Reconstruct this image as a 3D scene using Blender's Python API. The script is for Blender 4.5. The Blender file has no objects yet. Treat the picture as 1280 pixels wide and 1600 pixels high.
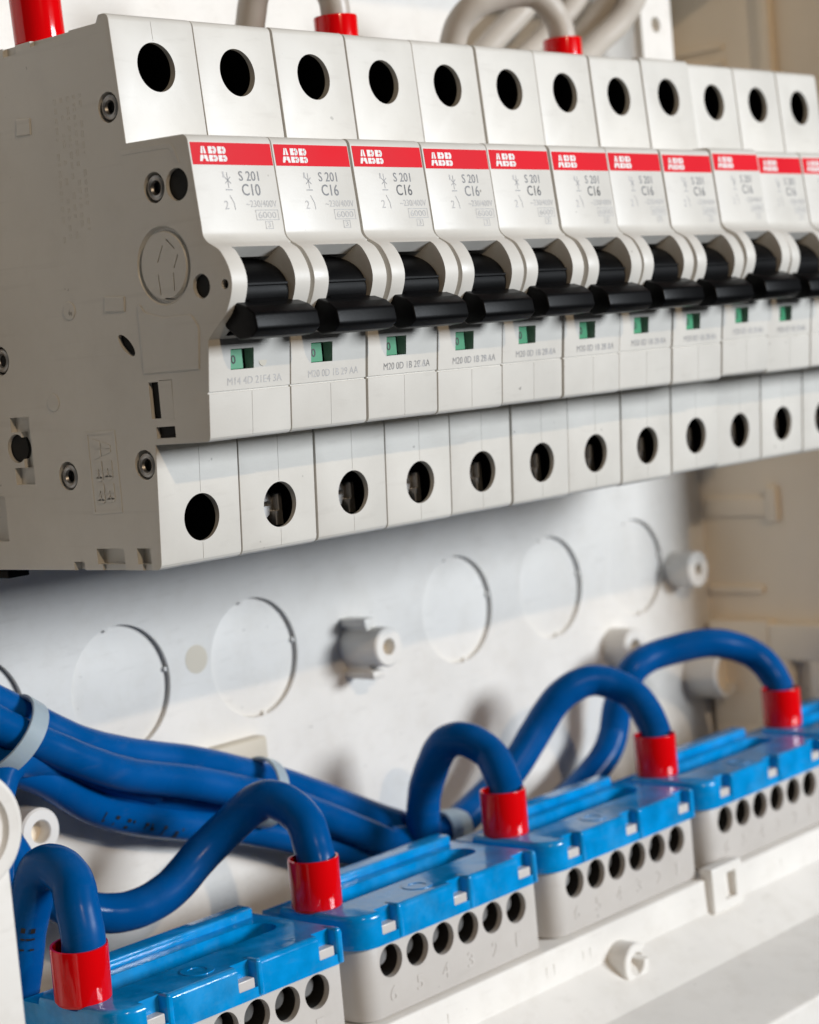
import bpy, bmesh, math, random
from mathutils import Vector, Matrix

# ------------------------------------------------------------------ camera, light, exposure
# working units in the builders: millimetres, (x right along the rail, d towards the viewer, z up); linked at 0.001
sc = bpy.context.scene
MM = 0.001
cd = bpy.data.cameras.new('camera'); cam = bpy.data.objects.new('camera', cd)
sc.collection.objects.link(cam); sc.camera = cam
right = Vector((0.66085542, -0.74518413, -0.08927895))
down = Vector((-0.11638627, 0.01576328, -0.99307893))
fwd = Vector((0.74143398, 0.66667244, -0.07631195))
cam.matrix_world = Matrix.Translation(Vector((-204.186, -234.634, 29.351)) * MM) @ \
    Matrix((right, -down, -fwd)).transposed().to_4x4()
cd.sensor_fit = 'HORIZONTAL'; cd.sensor_width = 36.0; cd.lens = 36.0 * 3141.2 / 1280
cd.clip_start = 0.01; cd.clip_end = 20
cd.dof.use_dof = True; cd.dof.focus_distance = 0.322; cd.dof.aperture_fstop = 33

w = bpy.data.worlds.new('World'); sc.world = w; w.use_nodes = True
bg = w.node_tree.nodes['Background']
bg.inputs[0].default_value = (0.90, 0.93, 1.0, 1); bg.inputs[1].default_value = 0.025

def area(name, target, direction, dist, sx, sy, power, col):
    """lamp shining along `direction` (x, d, z) onto target, mm"""
    L = bpy.data.lights.new(name, 'AREA'); o = bpy.data.objects.new(name, L); sc.collection.objects.link(o)
    L.shape = 'RECTANGLE'; L.size = sx; L.size_y = sy; L.energy = power; L.color = col
    v = Vector((direction[0], -direction[1], direction[2])).normalized()
    o.location = Vector((target[0], -target[1], target[2])) * MM - v * dist
    o.rotation_euler = v.to_track_quat('-Z', 'Y').to_euler()
    return o
# warm room lamp, high at the left of the camera; and the big cool window in front, a little to the right
area('room_lamp', (90, 0, 0), (0.376, -1, -0.535), 1.3, 0.022, 0.022, 3.9, (1.0, 0.76, 0.51))
area('window_light', (90, 0, 10), (-0.48, -1, -0.21), 1.15, 0.46, 0.25, 15.0, (0.89, 0.945, 1.0))

sc.view_settings.view_transform = 'Standard'; sc.view_settings.look = 'None'
sc.view_settings.exposure = 0.0; sc.view_settings.gamma = 1.0
sc.render.engine = 'CYCLES'
sc.cycles.max_bounces = 10; sc.cycles.diffuse_bounces = 4; sc.cycles.use_denoising = True
random.seed(7)
COL = sc.collection

# ------------------------------------------------------------------ materials
def plastic(name, col, rough=0.42, bump=0.04, grain=2600.0, vary=0.05, speck=0.0, sss=0.0, coat=0.0, spec=0.5, blotch=55.0, rvar=0.08, dust=0.0, dust_col=(0.55, 0.53, 0.50), scuff=0.0):
    m = bpy.data.materials.new(name); m.use_nodes = True
    nt = m.node_tree; b = nt.nodes['Principled BSDF']
    tc = nt.nodes.new('ShaderNodeTexCoord')
    info = nt.nodes.new('ShaderNodeObjectInfo')
    add = nt.nodes.new('ShaderNodeVectorMath'); add.operation = 'ADD'
    mulr = nt.nodes.new('ShaderNodeMath'); mulr.operation = 'MULTIPLY'; mulr.inputs[1].default_value = 3.0
    nt.links.new(info.outputs['Random'], mulr.inputs[0])
    nt.links.new(tc.outputs['Object'], add.inputs[0]); nt.links.new(mulr.outputs[0], add.inputs[1])
    n1 = nt.nodes.new('ShaderNodeTexNoise'); n1.inputs['Scale'].default_value = blotch; n1.inputs['Detail'].default_value = 5
    nt.links.new(add.outputs[0], n1.inputs['Vector'])
    mr = nt.nodes.new('ShaderNodeMapRange'); mr.inputs[1].default_value = 0.3; mr.inputs[2].default_value = 0.7
    mr.inputs[3].default_value = 1 - vary; mr.inputs[4].default_value = 1 + vary
    nt.links.new(n1.outputs['Fac'], mr.inputs[0])
    mx = nt.nodes.new('ShaderNodeVectorMath'); mx.operation = 'SCALE'; mx.inputs[0].default_value = col
    nt.links.new(mr.outputs[0], mx.inputs['Scale'])
    out = mx.outputs[0]
    if speck:
        n3 = nt.nodes.new('ShaderNodeTexNoise'); n3.inputs['Scale'].default_value = 420; n3.inputs['Detail'].default_value = 2
        nt.links.new(add.outputs[0], n3.inputs['Vector'])
        r3 = nt.nodes.new('ShaderNodeMapRange'); r3.inputs[1].default_value = 0.755; r3.inputs[2].default_value = 0.79
        r3.inputs[3].default_value = 0; r3.inputs[4].default_value = speck
        nt.links.new(n3.outputs['Fac'], r3.inputs[0])
        mm = nt.nodes.new('ShaderNodeMix'); mm.data_type = 'RGBA'
        mm.inputs['B'].default_value = (0.10, 0.085, 0.07, 1)
        nt.links.new(r3.outputs[0], mm.inputs['Factor']); nt.links.new(out, mm.inputs['A'])
        out = mm.outputs['Result']
    if scuff:   # short rub marks, stretched one way
        mp = nt.nodes.new('ShaderNodeMapping'); mp.inputs['Scale'].default_value = (140, 30, 700); mp.inputs['Rotation'].default_value = (.5, .3, .4)
        nt.links.new(add.outputs[0], mp.inputs['Vector'])
        n4 = nt.nodes.new('ShaderNodeTexNoise'); n4.inputs['Scale'].default_value = 1.0; n4.inputs['Detail'].default_value = 4
        nt.links.new(mp.outputs[0], n4.inputs['Vector'])
        r4 = nt.nodes.new('ShaderNodeMapRange'); r4.inputs[1].default_value = 0.60; r4.inputs[2].default_value = 0.72; r4.inputs[3].default_value = 0; r4.inputs[4].default_value = scuff
        nt.links.new(n4.outputs['Fac'], r4.inputs[0])
        m4 = nt.nodes.new('ShaderNodeMix'); m4.data_type = 'RGBA'; m4.inputs['B'].default_value = (0.30, 0.27, 0.23, 1)
        nt.links.new(r4.outputs[0], m4.inputs['Factor']); nt.links.new(out, m4.inputs['A']); out = m4.outputs['Result']
    if dust:    # patchy dust film
        n5 = nt.nodes.new('ShaderNodeTexNoise'); n5.inputs['Scale'].default_value = 130; n5.inputs['Detail'].default_value = 9; n5.inputs['Roughness'].default_value = .7
        nt.links.new(add.outputs[0], n5.inputs['Vector'])
        r5 = nt.nodes.new('ShaderNodeMapRange'); r5.inputs[1].default_value = 0.48; r5.inputs[2].default_value = 0.66; r5.inputs[3].default_value = 0; r5.inputs[4].default_value = dust
        nt.links.new(n5.outputs['Fac'], r5.inputs[0])
        m5 = nt.nodes.new('ShaderNodeMix'); m5.data_type = 'RGBA'; m5.inputs['B'].default_value = (*dust_col, 1)
        nt.links.new(r5.outputs[0], m5.inputs['Factor']); nt.links.new(out, m5.inputs['A']); out = m5.outputs['Result']
    nt.links.new(out, b.inputs['Base Color'])
    n2 = nt.nodes.new('ShaderNodeTexNoise'); n2.inputs['Scale'].default_value = grain; n2.inputs['Detail'].default_value = 3
    nt.links.new(tc.outputs['Object'], n2.inputs['Vector'])
    rr = nt.nodes.new('ShaderNodeMapRange'); rr.inputs[1].default_value = 0.3; rr.inputs[2].default_value = 0.7
    rr.inputs[3].default_value = rough - rvar * .9; rr.inputs[4].default_value = rough + rvar * 1.1
    nt.links.new(n1.outputs['Fac'], rr.inputs[0]); nt.links.new(rr.outputs[0], b.inputs['Roughness'])
    bp = nt.nodes.new('ShaderNodeBump'); bp.inputs['Strength'].default_value = bump * 4; bp.inputs['Distance'].default_value = 0.00004
    nt.links.new(n2.outputs['Fac'], bp.inputs['Height']); nt.links.new(bp.outputs[0], b.inputs['Normal'])
    b.inputs['Specular IOR Level'].default_value = spec
    if sss:
        b.inputs['Subsurface Weight'].default_value = sss; b.inputs['Subsurface Radius'].default_value = (1, .7, .5)
        b.inputs['Subsurface Scale'].default_value = 0.0008
    if coat:
        b.inputs['Coat Weight'].default_value = coat; b.inputs['Coat Roughness'].default_value = 0.12
    return m

def metal(name, col, rough):
    m = plastic(name, col, rough, 0.05, 1800, 0.12); m.node_tree.nodes['Principled BSDF'].inputs['Metallic'].default_value = 1
    return m

M = {}
M['housing'] = plastic('breaker_plastic', (0.665, 0.645, 0.60), 0.40, 0.06, 3000, 0.05, 0.6, dust=.12, dust_col=(.48, .45, .40), scuff=.09)
M['black'] = plastic('black_plastic', (0.0022, 0.0022, 0.0025), 0.42, 0.10, 2200, 0.2, spec=0.13)
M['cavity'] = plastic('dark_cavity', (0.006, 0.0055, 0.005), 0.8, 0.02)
M['red_band'] = plastic('red_print', (0.72, 0.006, 0.018), 0.5, 0.03, 3000, 0.05, spec=.12)
M['white_print'] = plastic('white_print', (0.82, 0.80, 0.79), 0.5, 0.02)
M['ink'] = plastic('grey_ink', (0.22, 0.225, 0.24), 0.6, 0.02, 3000, 0.25, blotch=900)
M['ink_mid'] = plastic('pale_grey_ink', (0.36, 0.365, 0.38), 0.6, 0.02, 3000, 0.2, blotch=900)
M['ink_faint'] = plastic('faint_grey_ink', (0.47, 0.47, 0.475), 0.6, 0.02, 3000, 0.2, blotch=900)
M['green'] = plastic('green_flag', (0.03, 0.30, 0.13), 0.45, 0.03, 3000, 0.1)
M['ink_black'] = plastic('black_ink', (0.012, 0.012, 0.012), 0.5, 0.02)
M['steel'] = metal('dull_steel', (0.52, 0.51, 0.50), 0.38)
M['rivet'] = metal('rivet_steel', (0.34, 0.33, 0.32), 0.42)
M['box'] = plastic('box_plastic', (0.77, 0.745, 0.705), 0.45, 0.05, 2200, 0.06, 0.4, blotch=38, dust=.16, dust_col=(.50, .45, .38), scuff=.10)
M['box_side'] = plastic('box_plastic_warm_lit', (0.94, 0.83, 0.67), 0.5, 0.04, 2200, 0.03)  # warm bright base stands in for light on and through the side wall
M['stain'] = plastic('yellow_stain', (0.60, 0.54, 0.44), 0.5, 0.03, 2200, 0.08)
M['blue_wire'] = plastic('blue_insulation', (0.0, 0.078, 0.285), 0.22, 0.07, 1100, 0.18, spec=0.09, rvar=.14, dust=.015, dust_col=(.3, .4, .5), scuff=.03)
M['grey_wire'] = plastic('grey_insulation', (0.52, 0.475, 0.42), 0.40, 0.05, 1500, 0.06)
M['ferrule'] = plastic('red_ferrule', (0.74, 0.0008, 0.003), 0.09, 0.015, 2500, 0.05, spec=0.5, rvar=.04)
M['blue_cap'] = plastic('blue_cap', (0.0, 0.26, 0.64), 0.12, 0.30, 420, 0.2, spec=0.5, blotch=190, rvar=.10, dust=.10, dust_col=(.22, .52, .68), scuff=.04)
M['block'] = plastic('terminal_grey', (0.56, 0.53, 0.50), 0.45, 0.05, 2500, 0.05, 0.4, dust=.12, dust_col=(.4, .36, .31), scuff=.08)
M['tie'] = plastic('nylon_tie', (0.50, 0.60, 0.66), 0.30, 0.03, 2000, 0.05, sss=0.3)
M['tie'].node_tree.nodes['Principled BSDF'].inputs['Transmission Weight'].default_value = 0.35
M['joint'] = plastic('joint_grime', (0.10, 0.075, 0.05), 0.8, 0.05)
M['tab'] = plastic('white_tab', (0.60, 0.57, 0.55), 0.4, 0.03)

# ------------------------------------------------------------------ mesh helpers (mm)
def P3(x, d, z): return Vector((x, -d, z))

def from_bm(bm, name='m'):
    bmesh.ops.recalc_face_normals(bm, faces=bm.faces)
    me = bpy.data.meshes.new(name); bm.to_mesh(me); bm.free(); return me

def finish(me, smooth=22):
    for p in me.polygons: p.use_smooth = True
    me.set_sharp_from_angle(angle=math.radians(smooth))
    return me

def put(name, me, mat, parent=None, loc=(0, 0, 0), smooth=22, mm=True):
    """link one mesh (mm) as one object"""
    if isinstance(me, bmesh.types.BMesh): me = from_bm(me, name)
    if mm: me.transform(Matrix.Scale(MM, 4))
    finish(me, smooth); me.name = name
    me.materials.clear(); me.materials.append(M[mat])
    o = bpy.data.objects.new(name, me); COL.objects.link(o)
    o.location = P3(*loc) * MM
    if parent: o.parent = parent
    return o

def thing(name, label, cat, loc=(0, 0, 0), group=None):
    o = bpy.data.objects.new(name, None); COL.objects.link(o); o.empty_display_size = 0.005
    o.location = P3(*loc) * MM
    return tag(o, label, cat, group)

def tag(o, label, cat, group=None):
    o['label'] = label; o['category'] = cat
    if group: o['group'] = group
    return o

def struct(o, label=None):
    o['kind'] = 'structure'
    if label: o['label'] = label
    return o

def copy_tree(o, parent=None):
    c = o.copy(); COL.objects.link(c); c.parent = parent
    for ch in list(o.children): copy_tree(ch, c)
    return c

def bevel_edges(bm, edges, off, seg=3):
    bmesh.ops.bevel(bm, geom=list(edges), offset=off, segments=seg, affect='EDGES', profile=0.5, clamp_overlap=True)

def box(x0, x1, d0, d1, z0, z1, bev=0.0, seg=2, bm=None):
    own = bm is None
    b = bmesh.new()
    vs = [b.verts.new(P3(x, d, z)) for x in (x0, x1) for d in (d0, d1) for z in (z0, z1)]
    for f in ((0, 1, 3, 2), (4, 6, 7, 5), (0, 4, 5, 1), (2, 3, 7, 6), (0, 2, 6, 4), (1, 5, 7, 3)):
        b.faces.new([vs[i] for i in f])
    bmesh.ops.recalc_face_normals(b, faces=b.faces)
    if bev: bevel_edges(b, b.edges, bev, seg)
    if own: return b
    merge(bm, b); return bm

def merge(a, b):
    me = bpy.data.meshes.new('t'); b.to_mesh(me); b.free(); a.from_mesh(me); bpy.data.meshes.remove(me); return a

def fillet(pts, segs=5):
    """pts: (u, v[, r]) polygon corners -> points with arcs"""
    out = []; n = len(pts)
    for i, p in enumerate(pts):
        r = p[2] if len(p) > 2 else 0
        q = Vector(p[:2])
        if not r: out.append(q); continue
        a = Vector(pts[i - 1][:2]) - q; b = Vector(pts[(i + 1) % n][:2]) - q
        la, lb = a.length, b.length; a.normalize(); b.normalize()
        ang = a.angle(b); t = min(r / math.tan(ang / 2), la * .49, lb * .49); rr = t * math.tan(ang / 2)
        c = q + (a + b).normalized() * (rr / math.sin(ang / 2))
        s = q + a * t - c; e = q + b * t - c
        a0 = math.atan2(s.y, s.x); a1 = math.atan2(e.y, e.x); da = (a1 - a0 + math.pi) % (2 * math.pi) - math.pi
        for k in range(segs + 1):
            w_ = a0 + da * k / segs; out.append(c + Vector((math.cos(w_), math.sin(w_))) * rr)
    return out

def prism(poly, a0, a1, axis='x', bev=0.0, seg=3, bm=None):
    """extrude a polygon: axis x -> poly is (d,z); axis d -> (x,z); axis z -> (x,d)"""
    b = bmesh.new()
    def mk(u, v, a): return {'x': P3(a, u, v), 'd': P3(u, a, v), 'z': P3(u, v, a)}[axis]
    A = [b.verts.new(mk(p[0], p[1], a0)) for p in poly]; B = [b.verts.new(mk(p[0], p[1], a1)) for p in poly]
    fa = b.faces.new(A); fb = b.faces.new(B[::-1])
    n = len(poly)
    for i in range(n): b.faces.new((A[i], B[i], B[(i + 1) % n], A[(i + 1) % n]))
    bmesh.ops.recalc_face_normals(b, faces=b.faces)
    if bev: bevel_edges(b, set(fa.edges) | set(fb.edges), bev, seg)
    if bm is None: return b
    merge(bm, b); return bm

def circ(u, v, r, n=40, ph=0.0, ru=None):
    return [(u + (ru or r) * math.cos(2 * math.pi * k / n + ph), v + r * math.sin(2 * math.pi * k / n + ph)) for k in range(n)]

def lathe(prof, c, axis='x', n=40, bm=None):
    """prof: list of (axial, radius) closed loop revolved about axis through c"""
    b = bmesh.new(); c = P3(*c); rings = []
    ax = {'x': Vector((1, 0, 0)), 'd': Vector((0, -1, 0)), 'z': Vector((0, 0, 1))}[axis]
    u = {'x': Vector((0, -1, 0)), 'd': Vector((1, 0, 0)), 'z': Vector((1, 0, 0))}[axis]; v = ax.cross(u)
    for k in range(n):
        t = 2 * math.pi * k / n; rr = u * math.cos(t) + v * math.sin(t)
        rings.append([b.verts.new(c + ax * a + rr * r) for a, r in prof])
    m = len(prof)
    for k in range(n):
        for j in range(m):
            f = [rings[k][j], rings[(k + 1) % n][j], rings[(k + 1) % n][(j + 1) % m], rings[k][(j + 1) % m]]
            b.faces.new(f)
    bmesh.ops.remove_doubles(b, verts=b.verts, dist=1e-5)
    bmesh.ops.recalc_face_normals(b, faces=b.faces)
    if bm is None: return b
    merge(bm, b); return bm

def catmull(pts, per=8):
    pts = [Vector(p) for p in pts]; P = [pts[0] * 2 - pts[1]] + pts + [pts[-1] * 2 - pts[-2]]; out = []
    for i in range(1, len(P) - 2):
        for k in range(per):
            t = k / per; a, b, c, d = P[i - 1:i + 3]
            out.append(0.5 * ((2 * b) + (c - a) * t + (2 * a - 5 * b + 4 * c - d) * t * t + (3 * b - a - 3 * c + d) * t ** 3))
    out.append(pts[-1]); return out

def tube(path, r, n=22, per=8, wob=0.012):
    pts = [P3(*p) for p in catmull(path, per)]
    ph = random.uniform(0, 6)
    pts = [p + Vector((math.sin(i * .23 + ph), math.sin(i * .31 + ph * 2), math.sin(i * .27 + ph * 3))) * .22 * min(1, max(0, (i - 12) / 12)) for i, p in enumerate(pts)]
    b = bmesh.new(); rings = []; up = None
    for i, p in enumerate(pts):
        t = (pts[min(i + 1, len(pts) - 1)] - pts[max(i - 1, 0)]).normalized()
        if up is None: up = t.orthogonal().normalized()
        up = (up - t * up.dot(t)).normalized(); s = t.cross(up)
        rr = r * (1 + wob * math.sin(i * 0.9) * math.sin(i * .37))
        rings.append([b.verts.new(p + (up * math.cos(2 * math.pi * k / n) + s * math.sin(2 * math.pi * k / n)) * rr) for k in range(n)])
    for i in range(len(rings) - 1):
        for k in range(n): b.faces.new((rings[i][k], rings[i][(k + 1) % n], rings[i + 1][(k + 1) % n], rings[i + 1][k]))
    b.faces.new(rings[0][::-1]); b.faces.new(rings[-1]); return b

def boolean(base, cutters, op='DIFFERENCE'):
    """base: bmesh/mesh in mm; cutters: list of bmesh, taken off one after the other -> mesh"""
    me = from_bm(base, 'base') if isinstance(base, bmesh.types.BMesh) else base
    for c in cutters:
        cm = from_bm(c, 'cut'); co = bpy.data.objects.new('cut', cm); COL.objects.link(co)
        o = bpy.data.objects.new('base', me); COL.objects.link(o)
        md = o.modifiers.new('b', 'BOOLEAN'); md.operation = op; md.solver = 'EXACT'; md.use_self = True; md.object = co
        dg = bpy.context.evaluated_depsgraph_get(); dg.update()
        res = bpy.data.meshes.new_from_object(o.evaluated_get(dg))
        bpy.data.objects.remove(o); bpy.data.objects.remove(co); bpy.data.meshes.remove(cm)
        if len(res.polygons) < 0.6 * len(me.polygons): print('BOOLEAN LOST', len(me.polygons), len(res.polygons)); continue
        me = res
    return me

_font_cache = {}
def text_verts(s, bold=0.0):
    cu = bpy.data.curves.new('t', 'FONT'); cu.body = s; cu.resolution_u = 3; cu.size = 1; cu.offset = bold
    o = bpy.data.objects.new('t', cu); COL.objects.link(o)
    dg = bpy.context.evaluated_depsgraph_get(); dg.update()
    me = bpy.data.meshes.new_from_object(o.evaluated_get(dg)); bpy.data.objects.remove(o); bpy.data.curves.remove(cu)
    return me

def text_mesh(s, x0, x1, z0, z1, face, bold=0.0):
    """flat print fitted into a box of the front; face(z) gives d of the surface"""
    me = text_verts(s, bold)
    xs = [v.co.x for v in me.vertices]; ys = [v.co.y for v in me.vertices]
    ax, bx, ay, by = min(xs), max(xs), min(ys), max(ys)
    for v in me.vertices:
        x = x0 + (v.co.x - ax) / (bx - ax) * (x1 - x0); z = z0 + (v.co.y - ay) / (by - ay) * (z1 - z0)
        v.co = P3(x, face(z), z)
    return me

def quads(list_of_polys, face):
    b = bmesh.new()
    for poly in list_of_polys: b.faces.new([b.verts.new(P3(x, face(z), z)) for x, z in poly])
    me = bpy.data.meshes.new('q'); b.to_mesh(me); b.free(); return me

def bar2(x0, z0, x1, z1, wd):
    d = Vector((x1 - x0, z1 - z0)); n = Vector((-d.y, d.x)).normalized() * wd / 2
    return [(x0 + n.x, z0 + n.y), (x1 + n.x, z1 + n.y), (x1 - n.x, z1 - n.y), (x0 - n.x, z0 - n.y)]

# ------------------------------------------------------------------ the setting: plastic distribution box
BACK = -68.0
KX = (44.6, 80.6, 146.0, 181.6, 217.2, 8.8)
plate = box(-140, 256, BACK - 6, BACK, -135, 175)
cut = [prism(circ(x, -29.6, 12.45, 64), BACK - 8, BACK + 2, 'd') for x in KX]
allcut = bmesh.new()
for c in cut: merge(allcut, c)
back = struct(put('back_wall', boolean(plate, [allcut]), 'box', smooth=30), 'white plastic back wall of the distribution box with round knockouts')
for x in KX:
    kd = bmesh.new()
    prism(circ(x, -29.6, 12.43, 64), BACK - 4.6, BACK - 1.15, 'd', 0.3, 3, kd)
    for a in (0.15, 1.75, 3.3, 4.85):
        cx, cz = x + 12.2 * math.cos(a), -29.6 + 12.2 * math.sin(a)
        prism(circ(cx, cz, 0.55, 10), BACK - 4.0, BACK - 0.4, 'd', 0, 1, kd)
    put('knockout', kd, 'box', back, smooth=30)
put('stain', prism(circ(64.4, -27.2, 2.9, 24, ru=3.0), BACK - .5, BACK + 0.04, 'd'), 'stain', back)
def boss(c, r, h, length, back_):
    """hollow screw boss standing on the back wall, front face at c"""
    pr = [(-length, h), (-length, r), (-0.4, r), (0, r - 0.4), (0, h + .2), (-0.2, h), (-length + 3, h)]
    o = put('screw_boss', lathe(pr, c, 'd', 40), 'box', back_)
    put('screw_hole', prism(circ(c[0], c[2], h + .3, 24), c[1] - 4.0, c[1] - 3.0, 'd'), 'box_side', o)
    return o
b1 = boss((109.8, -57, -32.0), 4.3, 1.75, 11.5, back)
cl = bmesh.new()
box(106.6, 110.0, BACK - .5, -60.6, -27.6, -25.6, .5, 2, cl); box(106.6, 110.6, BACK - .5, -59.4, -38.8, -37.0, .5, 2, cl)
box(107.5, 111.0, BACK - .5, -61.0, -38.0, -27.0, .4, 2, cl)
put('bracket_wing', cl, 'box', back)
boss((234.6, -60.2, -32.5), 4.7, 1.5, 8.5, back)
boss((241.8, -58.5, -61.4), 6.6, 4.9, 10, back)
boss((205.0, -61, -48.2), 4.8, 2.0, 8, back)
boss((15.9, -60, -50.4), 4.4, 2.1, 8.5, back)
# hidden top-hat rail that carries the breakers, fixed to the back wall
put('mounting_rail', prism([(-67.5, 24), (-55, 24), (-55, 30), (-50, 30), (-50, 24), (-49, 24), (-49, 31), (-54, 31), (-54, 54), (-49, 54), (-49, 61), (-50, 61), (-50, 55), (-55, 55), (-55, 61), (-67.5, 61)], 2, 212, 'x'), 'steel', back)
# cream pad under the cable bundle
put('tie_pad', box(57.5, 79, BACK - .5, BACK + 3.2, -51.5, -45.4, .8, 3), 'stain', back)

# right wall of the box
side_poly = box(250, 258, BACK - 6.0, -15, -135, 175)
side = struct(put('side_wall', side_poly, 'box_side'), 'warm-lit right side wall of the distribution box, out of focus')
def rib(*a, bev=.8): return put('rib', box(*a, bev, 3), 'box_side', side)
rib(245.5, 250.5, -66, -47.5, -76, -47.8); rib(245.5, 250.5, -47.5, -15.2, -58.2, -48.6); rib(245.5, 250.5, -47.5, -42.0, -76, -58.0)
rib(245.5, 250.5, -36.0, -15.2, -76, -58.0); rib(245.5, 250.5, -66, -15.2, -84, -75.6)
rib(248.6, 250.5, -66.5, -50, -41.0, -47.0 + 8.2); rib(249.0, 250.5, -66.5, -47, -20.6, -15.2); rib(248.4, 250.5, -47.4, -43.8, -22.0, -12.5)
rib(248.6, 250.5, -64, -50, 97.6, 98.6, bev=.3); rib(248.6, 250.5, -64, -50, 101.6, 102.6, bev=.3)
rib(247.4, 250.5, -38, -35, 60, 170, bev=.8)

top = struct(put('top_wall', box(-140, 250.2, BACK - 6, 4, 138, 144), 'box'))

# bottom ledge with the mouldings in front of the terminal row
led = fillet([(-67.8, -92), (-38, -92), (-38, -89.2), (-10.3, -89.2, .5), (-10, -96.4, .6), (-1.0, -103.9, 1.2), (20.5, -108.4, 1.0), (22.5, -128, 1), (-67.8, -128)], 4)
ledge = struct(put('bottom_ledge', prism(led, -150, 249.8, 'x'), 'box', smooth=35), 'white moulded bottom ledge of the distribution box under the terminal row')
cb = boolean(box(153.4, 165.4, -12, -8.5, -97.1, -87.0, .5, 2), [box(158.2, 162.6, -11.0, 0, -94.8, -89.0)])
put('clip_frame', cb, 'box', ledge)
ring = boolean(lathe([(-9, 2.3), (-9, 4.3), (-.3, 4.3), (0, 4.0), (0, 2.5), (-.3, 2.3)], (119.7, -5.4, -97.6), 'd', 40), [box(121.6, 126, -20, 5, -97.4, -94.9)])
put('hook_ring', ring, 'box', ledge)
for x in (66, 96, 98.4, 108, 110.4, 184): put('moulding_tick', box(x, x + .35, -11, -10.05, -94.4, -92.2, .05, 1), 'box', ledge)

# ------------------------------------------------------------------ circuit breaker
lobe = catmull([(14.05, 34.6), (15.0, 35.4), (16.2, 36.4), (18.25, 38.15), (19.65, 40.4), (20.25, 42.7), (19.8, 45.0), (18.5, 47.2), (17.2, 48.15), (15.9, 48.9), (15.1, 49.9), (14.95, 51.2)], 3)
prof = fillet([(-48, 0), (-1.5, 0, 1.3), (-0.05, 19.45), (12.35, 19.45, 1.0), (13.05, 26.55), (12.75, 26.6), (12.77, 26.82), (13.08, 26.87)], 4)
prof += [Vector(p) for p in lobe]
prof += fillet([(14.95, 51.2), (13.6, 65.1, 1.3), (0, 65.5), (-1.35, 85.45, 1.7), (-3.6, 85.45, .4), (-4.3, 84.3, .3), (-48, 84.3)], 5)[1:]
def d_label(z): return 13.6 + (65.1 - z) / 13.9 * 1.35
def d_low(z): return 13.08 + (z - 26.87) / 7.73 * 0.97
def d_foot(z): return 12.35 + (z - 19.45) / 7.1 * 0.7
def d_top(z): return -0.0 - (z - 65.5) / 19.95 * 1.35
def d_bot(z): return -1.5 + z / 19.45 * 1.45

def strip(x, z0, z1, face, wd=0.08, dep=0.16):
    return prism([(face(z0) - dep, z0), (face(z0) + 1, z0), (face(z1) + 1, z1), (face(z1) - dep, z1)], x - wd / 2, x + wd / 2, 'x')

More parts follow.
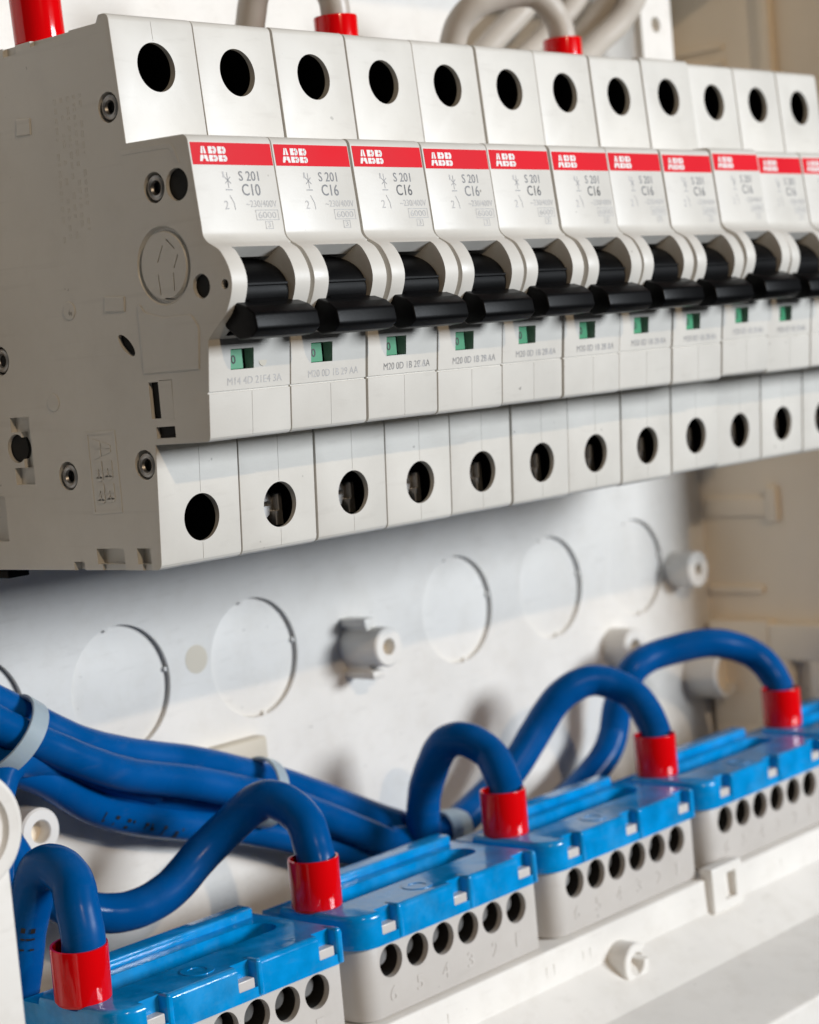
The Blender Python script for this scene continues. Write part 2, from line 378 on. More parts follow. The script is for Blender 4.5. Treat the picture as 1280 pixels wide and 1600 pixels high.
def housing_mesh(first):
    base = prism(prof, 0.11, 17.26, 'x', 0.45, 3)
    cuts = []
    slot = fillet([(3.0, 36.0), (13.2, 35.1), (26, 34.2), (26, 48.1), (17.7, 48.1), (15.2, 46.6), (3.0, 46.9)], 3)
    cuts.append(prism(slot, 3.25, 13.3, 'x'))
    cuts.append(prism([(14.6, 35.0), (24, 33), (24, 50), (16.4, 49.4), (15.4, 47), (14.9, 40)], 16.55, 18.5, 'x'))
    for cz, cx, hc, zz in ((77.45, 8.55, 3.85, (69.5, 83.0)), (7.35, 9.0, 3.75, (1.4, 15.5))):
        cuts.append(box(2.2, 15.4, -17, -1.9, zz[0], zz[1]))
        cuts.append(prism(circ(cx, cz, hc, 48), -4, 3, 'd'))
    cuts.append(box(4.6, 9.45, 11.4, 16, 29.9, 33.0))
    g = bmesh.new()
    for args in ((8.95, .3, 3.4, d_bot), (8.95, 11.3, 19.3, d_bot), (9.0, 19.9, 26.5, d_foot)) + (((8.6, 81.5, 84.6, d_top),) if first else ()): merge(g, strip(*args))
    cuts.append(g)
    if first:
        s = bmesh.new()
        def hole(d, z, r, depth=1.6, n=28): prism(circ(d, z, r, n), -1, depth, 'x', 0, 1, s)
        for d, z in ((-3.25, 71.4), (5.4, 58.15), (-21.9, 15.3), (-2.95, 16.5)): hole(d, z, 2.35, 1.6)
        hole(10.5, 58.0, 2.45, 2.8); hole(13.7, 42.6, 1.85, 3.0); hole(18.75, 42.45, .75, 2.0, 16)
        hole(-36.6, 34.8, 2.4, 2.5); hole(-34.6, 20.2, 2.4, 3.0)
        a = -0.75
        prism([(-4.5 + 2.35 * math.cos(t) * math.cos(a) - 1.0 * math.sin(t) * math.sin(a), 35.1 + 2.35 * math.cos(t) * math.sin(a) + 1.0 * math.sin(t) * math.cos(a)) for t in [k * math.pi / 12 for k in range(24)]], -1, 3, 'x', 0, 1, s)
        box(-1, 3.5, -.3, 1.9, 23.5, 29.1, bm=s); box(-1, 3, .5, 4.8, 20.45, 22.2, bm=s)
        box(-1, 1.5, -16.7, -10.0, 1.0, 3.5, bm=s); box(-1, 1.5, -6.9, -3.7, 1.0, 3.5, bm=s); box(-1, 1.5, -22.7, -20.0, -1.0, 1.4, bm=s)
        box(-1, .6, -15.6, -10.0, -1.0, 0.99, bm=s); box(-1, .6, -5.9, -3.7, -1, 0.99, bm=s)
        box(-1, 1.2, -35.6, -30.6, 22.9, 25.3, bm=s); box(-1, 1.2, -33.0, -30.6, 17.0, 22.89, bm=s); box(-1, 1.2, -35.6, -30.6, 14.2, 16.99, bm=s)
        box(-1, 1.4, -48.5, -39.2, 4.8, 12.4, bm=s); box(-1, 1.0, -20.5, -10.8, 83.4, 86, bm=s); box(-1, 1.0, -27.5, -24.2, 82.9, 86, bm=s)
        cuts.append(s)
        r = lathe([(-1, 5.0), (.08, 5.0), (.75, 5.3), (.75, 5.65), (.08, 6.0), (-1, 6.0)], (0, 5.8, 46.4), 'x', 56)
        cuts.append(r)
        pent = [(6.6, 50.5), (9.3, 48.0), (7.9, 45.6), (7.6, 41.2), (4.6, 41.6), (4.3, 46.6)]
        sl = bmesh.new()
        for i in range(len(pent)):
            p, q = Vector(pent[i]), Vector(pent[(i + 1) % len(pent)])
            aa, bb = p.lerp(q, .10), p.lerp(q, .72 if i != 1 else .9)
            prism(bar2(aa.x, aa.y, bb.x, bb.y, .22), -1, .9, 'x', 0, 1, sl)
        cuts.append(sl)
        cuts.append(prism(bar2(5.05, 29.3, 4.8, 23.3, .1), -1, .4, 'x')); cuts.append(prism(bar2(2.2, 29.25, 5.0, 29.25, .1), -1, .4, 'x'))
    return boolean(base, cuts)

def logo_polys(x0, x1, z0, z1):
    """three block letters, each split by a vertical and a horizontal gap"""
    out = []; W = (x1 - x0); lw = W * 0.315; gap = W * 0.0275; H = z1 - z0; zm = z0 + H * .47; g = H * .05; v = lw * .035
    for k, ch in enumerate('ABB'):
        a = x0 + k * (lw + gap); c = a + lw / 2; e = a + lw
        if ch == 'A':
            def xl(z): return a + (z - z0) / H * lw * .33
            def xr(z): return e - (z - z0) / H * lw * .33
            t = lw * .24
            out += [[(xl(zm + g), zm + g), (xl(zm + g) + t * 1.1, zm + g), (c - v, z1 - H * .14), (c - v, z1), (xl(z1), z1)],
                    [(xr(zm + g), zm + g), (xr(zm + g) - t * 1.1, zm + g), (c + v, z1 - H * .14), (c + v, z1), (xr(z1), z1)],
                    [(a, z0), (a + t * 1.2, z0), (a + t * 1.5, z0 + H * .17), (c - v, z0 + H * .17), (c - v, zm - g), (xl(zm - g), zm - g)],
                    [(e, z0), (e - t * 1.2, z0), (e - t * 1.5, z0 + H * .17), (c + v, z0 + H * .17), (c + v, zm - g), (xr(zm - g), zm - g)]]
        else:
            h = H * .13
            for lo, hi, up in ((zm + g, z1, True), (z0, zm - g, False)):
                o_ = 0 if not up else lw * .05
                m0, m1 = lo + (hi - lo) * .42, lo + (hi - lo) * .60
                s = lw * .36
                out += [[(a, lo), (a + s, lo), (a + s, hi), (a, hi)],
                        [(a + s, lo), (c - v, lo), (c - v, m0), (a + s, m0)], [(a + s, m1), (c - v, m1), (c - v, hi), (a + s, hi)],
                        [(c + v, lo), (e - lw * .18 - o_, lo), (e - lw * .16 - o_, m0), (c + v, m0)], [(c + v, m1), (e - lw * .16 - o_, m1), (e - lw * .18 - o_, hi), (c + v, hi)],
                        [(e - lw * .18 - o_, lo), (e - lw * .05 - o_, lo + (hi - lo) * .2), (e - o_, (lo + hi) / 2), (e - lw * .05 - o_, hi - (hi - lo) * .2), (e - lw * .18 - o_, hi), (e - lw * .28 - o_, m1), (e - lw * .28 - o_, m0)]]
    return out

def lab(off): return lambda z: d_label(z) + off
def low(off): return lambda z: d_low(z) + off

def build_breaker(first):
    t = bpy.data.objects.new('circuit_breaker', None); COL.objects.link(t); t.empty_display_size = 0.005
    put('housing', housing_mesh(first), 'housing', t, smooth=17)
    # toggle: drum in the slot and the wide lever bar
    drum = [(11.0 + 8.1 * math.cos(a), 41.2 + 5.3 * math.sin(a)) for a in [math.radians(100 - 8 * k) for k in range(28)]]
    drum = [Vector(p) for p in drum]
    tg = prism(drum, 3.45, 13.1, 'x', .25, 2)
    box(3.8, 12.75, 18.2, 19.35, 42.0, 42.5, .12, 2, tg)
    prism(fillet([(14.2, 36.2), (14.5, 41.4, .5), (18.0, 41.4, .5), (19.6, 39.3, .5), (19.6, 35.2, .6)], 3), 4.3, 12.4, 'x', .3, 2, tg)
    lathe([(0, .02), (0, 1.0), (.6, 1.0), (.6, .02)], (12.6, 17.2, 42.4), 'x', 20, tg)
    tog = put('toggle', tg, 'black', t)
    lev = prism(fillet([(16.4, 36.2, .6), (16.8, 39.8, .6), (18.8, 39.8, .8), (21.4, 38.9, .8), (23.0, 37.7, .9), (23.4, 35.4, .9), (22.0, 34.3, .8), (19.2, 34.1, .5)], 3), 1.5, 14.9, 'x', .4, 3)
    put('lever_bar', lev, 'black', tog)
    jp = []; n_ = len(prof)
    for k in range(n_):
        a_, b_ = prof[(k + 1) % n_] - prof[k - 1], Vector(prof[k])
        q_ = b_ + Vector((-a_.y, a_.x)).normalized() * .42
        jp.append((min(q_.x, 14.3), q_.y))
    put('side_joint', prism(jp, 17.2, 17.66, 'x'), 'joint', t)
    # print on the front
    band = put('red_band', quads([[(.42, 60.5), (17.05, 60.5), (17.05, 63.85), (.42, 63.85)]], lab(.03)), 'red_band', t)
    put('logo', quads(logo_polys(1.95, 7.55, 61.0, 63.25), lab(.06)), 'white_print', band)
    f = lab(.03)
    put('model_marking', text_mesh('S 201', 9.35, 13.55, 58.1, 59.6, f, .006), 'ink', t)
    sy = [bar2(6.95, 59.4, 6.95, 57.0, .13), bar2(6.35, 58.7, 7.55, 57.7, .13), bar2(6.35, 57.7, 7.55, 58.7, .13), bar2(6.25, 56.75, 7.6, 56.75, .16)]
    put('switch_symbol', quads(sy, f), 'ink_mid', t)
    sy2 = [bar2(6.9, 55.9, 7.55, 54.7, .12), bar2(7.55, 54.7, 7.6, 53.7, .12)]
    put('contact_symbol', quads(sy2, f), 'ink_mid', t)
    put('pole_number', text_mesh('1', 6.05, 6.35, 58.6, 59.5, f), 'ink_faint', t)
    put('pole_number', text_mesh('2', 5.5, 6.35, 53.8, 55.1, f), 'ink_faint', t)
    put('voltage_marking', text_mesh('~230/400V', 10.0, 16.5, 54.1, 55.15, f), 'ink_faint', t)
    bx = [bar2(11.7, 53.65, 16.5, 53.65, .1), bar2(11.7, 52.15, 16.5, 52.15, .1), bar2(11.75, 52.1, 11.75, 53.7, .1), bar2(16.45, 52.1, 16.45, 53.7, .1),
          bar2(13.4, 51.9, 15.0, 51.9, .09), bar2(13.4, 50.8, 15.0, 50.8, .09), bar2(13.45, 50.8, 13.45, 51.9, .09), bar2(14.95, 50.8, 14.95, 51.9, .09)]
    put('marking_frame', quads(bx, f), 'ink_faint', t)
    put('capacity_marking', text_mesh('6000', 12.2, 16.0, 52.4, 53.4, f), 'ink_faint', t)
    put('class_marking', text_mesh('3', 13.9, 14.5, 51.0, 51.75, f), 'ink_faint', t)
    # position flag in its window
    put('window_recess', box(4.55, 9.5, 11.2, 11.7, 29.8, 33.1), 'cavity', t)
    fl = put('position_flag', box(4.66, 7.5, 11.6, 13.25, 29.95, 32.95, .08, 1), 'green', t)
    z0 = text_mesh('0', 5.0, 6.0, 30.75, 32.1, lambda z: 13.28, .02); put('flag_marking', z0, 'ink_black', fl)
    # terminals
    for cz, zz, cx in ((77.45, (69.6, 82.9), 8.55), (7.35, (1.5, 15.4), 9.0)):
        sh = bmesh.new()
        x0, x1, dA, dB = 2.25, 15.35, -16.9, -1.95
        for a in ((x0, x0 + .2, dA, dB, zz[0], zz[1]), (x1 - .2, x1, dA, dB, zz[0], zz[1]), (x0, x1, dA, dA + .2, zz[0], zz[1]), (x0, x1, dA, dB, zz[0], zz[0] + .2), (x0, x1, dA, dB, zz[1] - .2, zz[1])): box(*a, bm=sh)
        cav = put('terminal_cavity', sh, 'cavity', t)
        sd = -11.0 if (cz > 20 or first) else -5.6
        scw = boolean(lathe([(-6, .02), (-6, 3.0), (-.5, 3.0), (0, 2.6), (0, .02)], (cx, sd, cz), 'd', 32), [box(cx - 2.4, cx + 2.4, sd - 1, sd + 2, cz - .4, cz + .4), box(cx - .4, cx + .4, sd - .9, sd + 2, cz - 2.4, cz + 2.4)])
        put('terminal_screw', scw, 'rivet' if cz > 20 else 'steel', t)
        if cz < 20 and not first:
            cm = bmesh.new(); box(4.6, 5.4, -12, -4.2, 4.6, 9.6, .15, 1, cm); box(11.2, 12.9, -10, -4.4, 3.6, 6.2, .15, 1, cm); box(11.9, 12.9, -10, -4.4, 6.1, 9.0, .15, 1, cm)
            put('terminal_clamp', cm, 'steel', t)
    return t

SER = ['M14 4D 21E4 3A', 'M20 0D 1B 29 AA', 'M20 0D 1B 2C 3A', 'M20 0D 1B 2B 1A', 'M20 0D 1B 2B 8A']
rating_mesh = {}
def rating(s):
    if s not in rating_mesh:
        me = text_mesh(s, 9.6, 13.45, 55.85, 57.65, lab(.03), .008); me.transform(Matrix.Scale(MM, 4)); finish(me); me.materials.append(M['ink']); rating_mesh[s] = me
    return rating_mesh[s]
serial_mesh = {}
def serial(s):
    if s not in serial_mesh:
        me = text_mesh(s, 3.9, 15.4, 27.6, 28.75, low(.03)); me.transform(Matrix.Scale(MM, 4)); finish(me); me.materials.append(M['ink_faint']); serial_mesh[s] = me
    return serial_mesh[s]

ORD = ['first', 'second', 'third', 'fourth', 'fifth', 'sixth', 'seventh', 'eighth', 'ninth', 'tenth', 'eleventh', 'twelfth']
first = build_breaker(True); proto = build_breaker(False); breakers = []
for i in range(12):
    t = first if i == 0 else (proto if i == 1 else copy_tree(proto))
    for nm, me in (('rating_marking', rating('C10' if i == 0 else 'C16')), ('serial_marking', serial(SER[min(i, 4)]))):
        o = bpy.data.objects.new(nm, me); COL.objects.link(o); o.parent = t
    breakers.append(t)
dz = [0, 0, 0.05, -.05, .05, 0, .1, 0, .45, .05, .1, 0]; dd = [0, -.1, .05, -.05, -.15, .1, -.1, .05, .25, -.1, 0, .1]
for i, t in enumerate(breakers):
    t.location = P3(17.5 * i, dd[i], dz[i]) * MM
    for ch in t.children:
        if ch.name.startswith('toggle'): ch.location = P3(random.uniform(-.12, .12), random.uniform(-.1, .1), random.uniform(-.2, .12)) * MM
    if i: t.rotation_euler = (math.radians(random.uniform(-.08, .08)), 0, math.radians(random.uniform(-.06, .06)))
    if i == 0: l = 'leftmost grey circuit breaker marked C10, its whole left side in view'
    elif i == 11: l = 'last circuit breaker at the right edge, cut off by the frame, out of focus'
    else: l = '%s grey circuit breaker from the left, marked C16, black toggle down' % ORD[i]
    tag(t, l, 'circuit breaker', 'circuit breakers in a row on the rail')

# extra parts on the open side of the first breaker
def rivet(d, z):
    r = put('rivet', lathe([(1.55, .9), (1.55, 2.0), (.65, 2.0), (.3, 1.85), (.15, 1.5), (.3, 1.15), (.7, .95)], (0, d, z), 'x', 32), 'rivet', first)
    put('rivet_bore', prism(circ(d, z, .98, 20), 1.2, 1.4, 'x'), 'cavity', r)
for d, z in ((-3.1, 71.4), (5.55, 58.1), (-21.75, 15.2), (-2.8, 16.4), (-36.4, 34.8)): rivet(d, z)
def relief(name, poly, h=.26, x0=.5, bev=.18): return put(name, prism(poly, .11 - h, x0, 'x', bev, 2), 'housing', first)
relief('side_panel', fillet([(-1.0, 41.9, 1), (.6, 39.8, 1.2), (4.8, 38.7, 2), (11.0, 38.7, 1.2), (12.4, 36.6, 1), (11.6, 30.4), (6.0, 30.4), (-1.0, 30.4)], 4)[:], .2)
relief('moulded_square', [(-26, 70.1), (-22.4, 69.9), (-22.2, 72.5), (-25.7, 72.8)]); relief('moulded_square', [(-8.7, 40.6), (-4.0, 40.3), (-3.7, 42.6), (-8.4, 43.0)])
for d, z in ((-17.4, 41.5), (-23.7, 27.3)): relief('moulded_disc', circ(d, z, 1.5, 24), .2)
frame = put('embossed_plate', boolean(prism([(-16.5, 8.9), (-9.3, 9.2), (-9.3, 22.2), (-16.5, 22.2)], 0.0, .5, 'x', .07, 2), [prism([(-16.0, 9.4), (-9.8, 9.7), (-9.8, 21.7), (-16.0, 21.7)], -1, .105, 'x')]), 'housing', first)
lg = bmesh.new()
for poly in logo_polys(0, 10.4, 0, 4.2): prism([(-15.0 + v, 21.0 - u) for u, v in poly], -.02, .3, 'x', 0, 1, lg)
put('embossed_logo', lg, 'housing', frame)
mk = bmesh.new()
for c in range(5):
    z = 74.5
    while z > 53:
        l = random.uniform(.5, 1.3); dcol = -16.2 + c * 1.55 - (74.5 - z) * .045
        for k in range(2): box(.07, .2, dcol + k * .42, dcol + k * .42 + .2, z - l + random.uniform(0, .3), z, 0, 1, mk)
        z -= l + random.uniform(.25, .6) + (1.6 if random.random() < .15 else 0)
put('embossed_lettering', mk, 'housing', first)
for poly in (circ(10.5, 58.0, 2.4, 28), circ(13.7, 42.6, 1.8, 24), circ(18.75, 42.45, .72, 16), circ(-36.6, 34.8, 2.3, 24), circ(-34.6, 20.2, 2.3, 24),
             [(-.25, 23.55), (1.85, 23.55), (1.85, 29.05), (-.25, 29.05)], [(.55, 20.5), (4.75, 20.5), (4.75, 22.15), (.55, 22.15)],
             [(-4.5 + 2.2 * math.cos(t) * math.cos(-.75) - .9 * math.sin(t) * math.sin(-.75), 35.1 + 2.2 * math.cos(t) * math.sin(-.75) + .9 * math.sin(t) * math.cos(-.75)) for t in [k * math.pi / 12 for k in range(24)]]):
    put('shade_plug', prism(poly, .75, 1.55, 'x'), 'cavity', first)  # black plugs put the shade inside the side openings into colour
put('slot_flap', box(.09, .6, 2.15, 5.0, 23.3, 29.2, .1, 1), 'housing', first)
put('edge_line', boolean(prism(fillet([(-1.4, 64.6, .8), (10.2, 64.3, 1.5), (11.6, 61.0), (10.9, 61.0), (9.8, 63.5, 1.2), (-1.4, 63.8, .5)], 3), .04, .3, 'x', .08, 1), []), 'housing', first)
put('rail_clip', box(.5, 5, -50, -41.0, -1.6, -.15, .3, 2), 'black', first)
put('stain', prism(circ(11.35, 30.95, .85, 20), 12.6, d_low(30.2) + .10, 'd'), 'stain', first)

# ------------------------------------------------------------------ terminal blocks
PITCH = 55.7
def build_block():
    """local x 0 = right end of the block; runs to -52.6"""
    t = bpy.data.objects.new('terminal_block', None); COL.objects.link(t); t.empty_display_size = 0.005
    HX = [-44.0 + 7.3 * k for k in range(6)]
    body = fillet([(-51.5, -34), (-51.5, -12.4, 4.0), (-1.2, -12.4, .5), (-1.2, -34)], 6)
    bm = prism(body, -89.0, -75.0, 'z', .3, 2)
    me = boolean(bm, [merge_list([prism(circ(x, -79.1, 3.05, 36), -30, -5, 'd') for x in HX])])
    bd = put('body', me, 'block', t, smooth=25)
    for k, x in enumerate(HX):
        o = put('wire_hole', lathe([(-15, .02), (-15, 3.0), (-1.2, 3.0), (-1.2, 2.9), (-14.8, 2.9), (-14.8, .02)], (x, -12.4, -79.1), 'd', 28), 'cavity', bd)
        put('clamp_screw', boolean(lathe([(-3, .02), (-3, 2.2), (-.4, 2.2), (0, 1.8), (0, .02)], (x - .2, -14.9, -78.4), 'd', 24), []), 'rivet' if k else 'steel', bd)
        me2 = text_mesh(str(6 - k), x - .9, x + .9, -86.6, -83.8, lambda z: -12.3)
        put('number_marking', extrude_text(me2, .12), 'block', bd)
    # blue cap
    cap = fillet([(-52.6, -36), (-52.6, -11.4, 5.0), (-.6, -11.4, 1.0), (-.6, -36)], 7)
    cbm = prism(cap, -75.4, -69.2, 'z')
    top = [e for e in cbm.edges if all(abs(v.co.z + 69.2) < 1e-4 for v in e.verts)]
    bevel_edges(cbm, top, 2.0, 4)
    sl = prism(fillet([(-47.5, -28.6, 3.2), (-47.5, -21.8, 3.2), (-5.0, -21.8, 3.3), (-5.0, -28.6, 3.3)], 6), -73.4, -60, 'z')
    nt = [box(x - 2.3, x + 2.3, -13.4, 0, -73.6, -60, .25, 1) for x in (-44.3, -24.2, -4.8)]
    st = box(-60, -40.5, -40, -31.2, -70.4, -60)
    cme = boolean(cbm, [sl, merge_list(nt), st])
    cp = put('cap', cme, 'blue_cap', t, smooth=30)
    rim = prism(fillet([(-40.2, -36.0, .5), (-40.2, -31.6, 1), (-2.5, -31.6, 1.5), (-2.5, -36.0, .5)], 4), -69.6, -67.6, 'z', .5, 3)
    put('back_rim', rim, 'blue_cap', cp)
    for x in (-44.3, -24.2, -4.8):
        put('tab', box(x - 2.2, x + 1.6, -13.8, -11.55, -73.7, -71.9, .2, 2), 'tab', t)
        put('clip_bump', box(x + 2.0, x + 3.5, -15.0, -11.05, -75.5, -69.0, .7, 3), 'blue_cap', cp)
    rg = bmesh.new(); lathe([(-.2, 1.7), (-.2, 2.9), (.12, 2.9), (.12, 1.7)], (-30.5, -16.8, -69.2), 'z', 32, rg)
    put('moulded_ring', rg, 'blue_cap', cp)
    return t
def merge_list(bms):
    b = bmesh.new()
    for x in bms: merge(b, x)
    return b
def extrude_text(me, h):
    b = bmesh.new(); b.from_mesh(me)
    r = bmesh.ops.extrude_face_region(b, geom=b.faces[:])
    for g in r['geom']:
        if isinstance(g, bmesh.types.BMVert): g.co.y += h * 2
    return b
blk = build_block()
BL = ['lower left terminal block with blue cap, cut off by the bottom edge', 'second terminal block from the left with blue cap, below the cable bundle',
      'middle terminal block with blue cap, third from the left', 'fourth terminal block from the left with blue cap, above the square clip on the ledge',
      'rightmost terminal block with blue cap, only its corner in the frame']
for k in range(5):
    t = blk if k == 0 else copy_tree(blk)
    t.location = P3(42.9 + PITCH * k, random.uniform(-.15, .15), random.uniform(-.1, .1)) * MM
    tag(t, BL[k], 'terminal block', 'blue capped terminal blocks in a row')

# ------------------------------------------------------------------ wires
def ferrule(c, axis_top, r, h, parent):
    """flared plastic collar standing at c (base centre), leaning to axis_top"""
    pr = [(0, r * .80), (0, r * .93), (.5, r * .985), (h - .3, r), (h, r * .985), (h, r * .90), (h - .3, r * .87), (1.0, r * .84)]
    b = lathe(pr, (0, 0, 0), 'z', 44)
    v = (P3(*axis_top) - P3(*c)).normalized()
    b.transform(Vector((0, 0, 1)).rotation_difference(v).to_matrix().to_4x4())
    bmesh.ops.translate(b, verts=b.verts, vec=P3(*c))
    return put('ferrule', b, 'ferrule', parent)

def wire(name, label, path, r, mat, collar=None, group=None, cr=4.75, ch=9.4):
    o = put(name, tube(path, r, 24, 10), mat, None, smooth=40)
    tag(o, label, 'wire', group)
    if collar: ferrule(collar[0], collar[1], cr, ch, o)
    return o
G = 'blue wires ending in red ferrules'
RW = 3.65
wire('blue_wire', 'blue wire with red ferrule in the lower left corner, bending down behind the post',
     [(-6.6, -23.2, -70.0), (-6.3, -22.4, -62.5), (-5.6, -23.2, -56.2), (-4.6, -26, -51.2), (-3.8, -31, -48.6), (-3.8, -36, -51.2), (-4.5, -39, -57.8), (-4.9, -41, -65.6), (-6.4, -43, -75), (-9, -46, -84)], RW, 'blue_wire',
     ((-6.4, -23.6, -69.4), (-6.7, -23.0, -60)), G)
wire('blue_wire', 'blue wire in a long low wave to the second red ferrule from the left',
     [(50.2, -25.4, -70.2), (50.8, -25.2, -64.0), (51.8, -26.4, -59.4), (52.4, -30, -53.6), (51.8, -36, -50.6), (49.2, -42, -52.9), (43.1, -46, -58.6), (34.4, -48, -64.8), (24.4, -50, -66.3), (15.3, -53, -63.6), (9.5, -56, -57), (5, -57, -50)], RW, 'blue_wire',
     ((50.0, -25.3, -69.4), (50.0, -25.3, -60)), G)
wire('blue_wire', 'blue wire in a tight upright loop to the middle red ferrule',
     [(107.0, -26.4, -70.2), (108.3, -26.6, -65.2), (110.6, -28.6, -60.0), (112.6, -34, -54.6), (112.0, -40, -51.4), (110.9, -46, -54.0), (110.2, -50, -60.8), (111.3, -53, -69.7), (113.2, -55, -77.4), (110, -58, -84)], RW, 'blue_wire',
     ((106.6, -26.2, -69.4), (106.6, -26.2, -60)), G)
wire('blue_wire', 'blue wire in a wide loop to the fourth red ferrule from the left',
     [(163.6, -28.0, -70.2), (165.4, -28.6, -65), (167.4, -31, -58.6), (167.8, -37, -51.8), (163.2, -43, -48.2), (157.2, -48, -50.8), (151.7, -52, -58.1), (142.4, -55, -67.5), (131.4, -57, -73.3), (117, -57, -76.2), (104, -57.5, -73.4)], RW, 'blue_wire',
     ((163.2, -27.7, -69.4), (163.2, -27.7, -60)), G)
wire('blue_wire', 'blue wire in the tallest loop, to the red ferrule at the right edge',
     [(220.8, -29.6, -70.2), (222.8, -30.4, -65), (224.2, -33, -58.5), (221.9, -38, -52.0), (213, -44, -48.0), (203.4, -50, -48.4), (194.0, -54, -51.6), (190.8, -57, -59), (188.3, -58, -67.4), (181.4, -58, -73.1), (169, -58, -78.5), (150, -58, -82)], RW, 'blue_wire',
     ((220.2, -29.3, -69.4), (220.2, -29.3, -60)), G)
GB = 'blue wires of the tied bundle'
wire('blue_wire', 'blue wire along the top of the tied bundle', [(-6, -59.5, -14), (3.3, -59.5, -21.6), (13.5, -59.8, -28.2), (25.8, -60, -35.6), (39.8, -61, -41.4), (58.3, -62, -46.9), (76.8, -62, -54.6), (97.5, -61, -64.8), (114, -60, -72.8), (128, -60, -80)], 3.3, 'blue_wire', None, GB)
wire('blue_wire', 'blue wire along the front of the tied bundle', [(-9, -55.2, -17), (.4, -55.2, -24.6), (10.7, -55.2, -31.4), (23, -55.2, -38.4), (36.1, -56.0, -44.0), (53.4, -57.0, -49.7), (72.8, -57.4, -57.0), (94.2, -56, -68.6), (111, -56.6, -77.6), (124, -58, -84)], 3.3, 'blue_wire', None, GB)
wire('blue_wire', 'blue wire at the underside of the tied bundle, mostly in shadow', [(-10, -58, -26), (3.2, -58, -33.4), (16.6, -59, -40.6), (30.7, -61.0, -49.6), (48.9, -62.4, -57.0), (68.8, -62.4, -62.6), (90.4, -60, -71.2), (106, -61, -79), (118, -61, -86)], 3.3, 'blue_wire', None, GB)
wire('blue_wire', 'blue wire in the dark middle of the tied bundle', [(-8, -61, -22), (2, -61, -29), (14, -61.5, -36.5), (28, -62, -44), (44, -63, -50.5), (62, -63, -55.2), (82, -63, -62.5), (100, -63, -70.5), (116, -63, -80)], 3.3, 'blue_wire', None, GB)
wire('blue_wire', 'blue wire dropping from the bundle behind the left post', [(44, -60.5, -48.5), (30, -60, -43.0), (19, -58.5, -38.5), (8.5, -56.5, -36.0), (2.6, -54, -40.5), (-.5, -51, -46.5), (-4, -47, -52), (-8, -44, -60)], 3.2, 'blue_wire', None, GB)

def wire_print(parent, path, r, around, t0, t1):
    pts = [P3(*p) for p in catmull(path, 12)]; bm = bmesh.new(); L = 0.0; nxt = t0
    for i in range(1, len(pts) - 1):
        L += (pts[i] - pts[i - 1]).length
        if L < nxt or L > t1: continue
        t = (pts[i + 1] - pts[i - 1]).normalized(); f = P3(*around); f = (f - t * f.dot(t)).normalized(); s_ = t.cross(f)
        for a0 in (-.34, -.12, .12):
            if random.random() < .3: continue
            w_ = random.choice((.35, .9))
            q = []
            for aa, ll in ((a0, 0), (a0 + .2, 0), (a0 + .2, w_), (a0, w_)):
                q.append(bm.verts.new(pts[i] + t * ll + (f * math.cos(aa) + s_ * math.sin(aa)) * (r + .06)))
            bm.faces.new(q)
        nxt = L + random.choice((1.3, 1.5, 1.8, 3.0))
    return put('cable_print', bm, 'ink_black', parent)
for o_ in list(COL.objects):
    if o_.name.startswith('blue_wire') and o_.get('label', '').startswith('blue wire at the underside'):
        wire_print(o_, [(-10, -58, -26), (3.2, -58, -33.4), (16.6, -59, -40.6), (30.7, -61.0, -49.6), (48.9, -62.4, -57.0), (68.8, -62.4, -62.6), (90.4, -60, -71.2)], 3.3, (-.5, 1, -.35), 40, 74)
    if o_.name.startswith('blue_wire') and 'lower left corner' in o_.get('label', ''):
        wire_print(o_, [(-3.8, -31, -48.6), (-3.8, -36, -51.2), (-4.5, -39, -57.8), (-4.9, -41, -65.6), (-6.4, -43, -75), (-9, -46, -84)], RW, (-.6, 1, 0), 8, 32)

# nylon ties
def tie(c, t, a, b, wd, label, th=.6, roll=0.0, head=True):
    """band round the bundle: centre c, bundle direction t, half sizes a (sideways) b (up)"""
    t = P3(*t).normalized(); f = P3(0, 1, 0); f = (f - t * f.dot(t)).normalized(); u = t.cross(f)
    if u.z < 0: u = -u
    bm = bmesh.new(); n = 48; rings = []
    for k in range(n):
        s = 2 * math.pi * k / n; ring_ = []
        for w_, q in ((-wd / 2, 0), (wd / 2, 0), (wd / 2, th), (-wd / 2, th)):
            rr = (f * math.cos(s) * (a + q) + u * math.sin(s) * (b + q)) + t * (w_ + roll * math.sin(s))
            ring_.append(bm.verts.new(P3(*c) + rr))
        rings.append(ring_)
    for k in range(n):
        for j in range(4): bm.faces.new((rings[k][j], rings[(k + 1) % n][j], rings[(k + 1) % n][(j + 1) % 4], rings[k][(j + 1) % 4]))
    bmesh.ops.recalc_face_normals(bm, faces=bm.faces)
    bevel_edges(bm, bm.edges, .12, 1)
    o = put('cable_tie', bm, 'tie', None, smooth=40)
    return tag(o, label, 'cable tie', 'nylon ties round the blue bundle')
tie((9.2, -57.3, -31.2), (10, -.2, -7), 6.2, 7.4, 3.9, 'milky nylon tie round the bundle at the left edge', roll=1.2)
tie((70.5, -59.2, -55.2), (18, -.5, -7.5), 6.0, 6.4, 3.0, 'milky nylon tie round the middle of the blue bundle above the pad', roll=-.8)
tie((123.5, -57.2, -75.6), (14, 0, -1.5), 4.2, 4.2, 6.5, 'milky nylon tie behind the middle loop of blue wire', roll=.5)

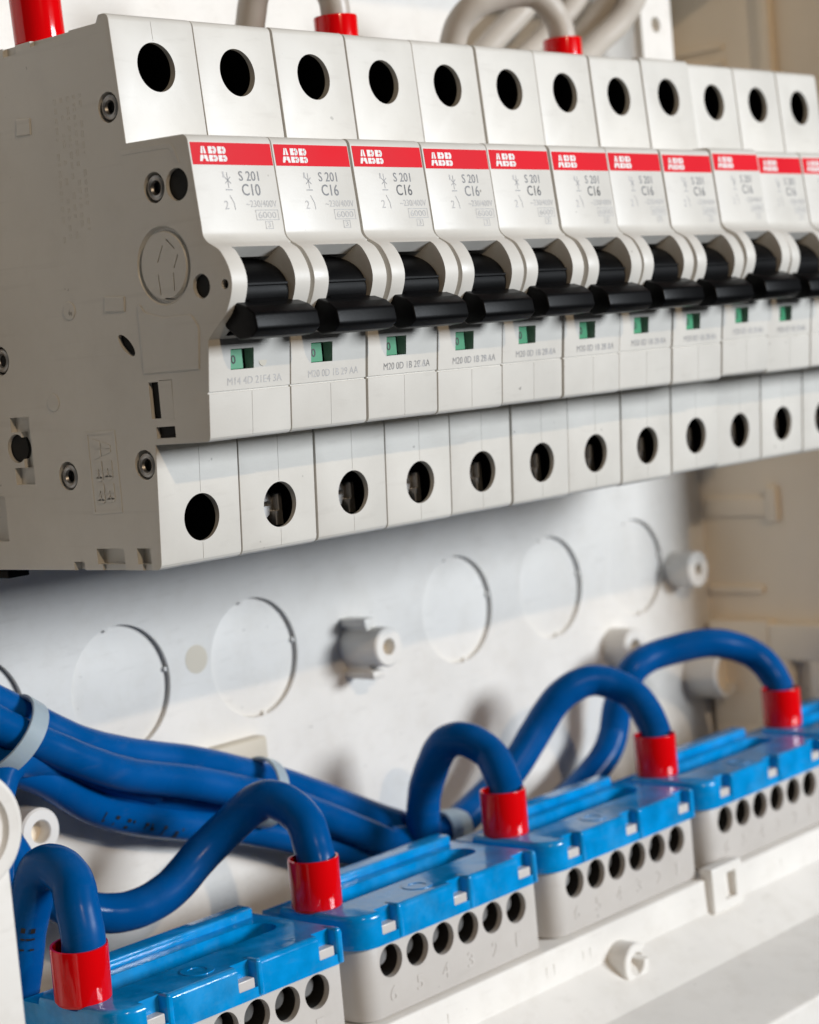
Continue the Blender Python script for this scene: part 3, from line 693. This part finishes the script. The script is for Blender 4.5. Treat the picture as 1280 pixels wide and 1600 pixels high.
# grey supply wires above the breakers
GW = 'grey wires entering the breakers from above'
o = wire('grey_wire', 'grey wire with red ferrule in the top left corner', [(8.6, -28.3, 80), (8.6, -28.3, 92), (8.2, -28.6, 105), (5, -31, 118), (-6, -36, 126), (-20, -42, 124)], 2.85, 'grey_wire', ((8.6, -28.3, 85.2), (8.3, -28.6, 100)), GW, cr=4.25, ch=14)
wire('grey_wire', 'grey wire arching to the red ferrule above the fifth breaker', [(78.6, -27.2, 80), (78.7, -27, 91), (78.0, -27, 97.5), (75.6, -28.6, 102.2), (72.6, -33, 104.8), (69.9, -38, 101.6), (70.6, -42, 95.5), (72.6, -45, 87), (74, -50, 76)], 2.85, 'grey_wire', ((78.6, -27.2, 84.8), (78.6, -27.2, 96)), GW, cr=4.15, ch=9.6)
wire('grey_wire', 'grey wire arching to the red ferrule above the ninth breaker', [(148.6, -26.8, 80), (149.4, -27, 93), (148.6, -28, 99.6), (144.6, -30.5, 103.9), (138.9, -34.5, 104.3), (134, -39, 101.8), (132.6, -43, 96.6), (133.6, -47, 87), (135, -52, 76)], 2.85, 'grey_wire', ((148.8, -26.8, 84.8), (148.9, -26.8, 96)), GW, cr=4.15, ch=9.4)
GL = 'grey wires looped at the upper right'
wire('grey_wire', 'pale grey wire curving up beside the white bracket strip', [(150, -46, 86), (166, -46, 89), (179, -46, 93.6), (189.5, -46, 99.4), (199.5, -46, 105.6), (206.5, -46, 112), (211, -46, 120), (213, -46, 130)], 3.0, 'grey_wire', None, GL)
wire('grey_wire', 'second grey wire of the upper right loop, behind the pale one', [(160, -53, 88), (176, -53, 92.5), (188, -53, 98.8), (198, -53, 105.6), (206, -53, 112.6), (212, -53, 122), (214, -53, 132)], 3.0, 'grey_wire', None, GL)
wire('grey_wire', 'grey wire crossing the dark gap at the top of the upper right loop', [(166, -58, 92), (176, -58, 97), (187, -58, 103.5), (196, -58, 110.5), (203, -58, 118), (208, -58, 128)], 2.9, 'grey_wire', None, GL)
wire('grey_wire', 'innermost grey wire of the upper right loop', [(160, -62, 94), (168, -62, 100), (178, -61.5, 107), (186, -61, 114), (192, -61, 124)], 2.9, 'grey_wire', None, GL)

# white upright strip with a hole, upper right
stp = boolean(box(213.2, 226.6, -52.5, -50, 70, 137, .4, 2), [prism(circ(219.4, 105.8, 1.9, 28), -64, -45, 'd')])
br = thing('bracket_strip', 'white upright bracket strip with a screw hole at the upper right', 'bracket', (0, 0, 0))
put('strip', stp, 'box', br); put('foot', box(214, 225, -68.2, -52.4, 126, 136, .4, 2), 'box', br)
put('hole_shade_plate', prism(circ(219.4, 105.8, 2.3, 24), -54.5, -53.5, 'd'), 'box_side', br)  # added plate, stands in for the shade seen in the screw hole

# post in the left foreground
po = thing('cover_post', 'cream plastic cover post with rounded head at the lower left edge', 'post', (0, 0, 0))
put('shaft', box(-62, -42.0, 2, 10.0, -120, -34, .9, 3), 'box', po)
hd = lathe([(-9, .02), (-9, 8.4), (-.9, 8.5), (-.2, 8.2), (0, 7.6), (-.1, 6.0), (-.9, 5.6), (-1.0, 4.6), (-.2, 4.2), (-.1, 2.2), (-2.0, 2.0), (-2.2, .02)], (-48.0, 10.6, -28.9), 'd', 56)
put('head', hd, 'box', po)
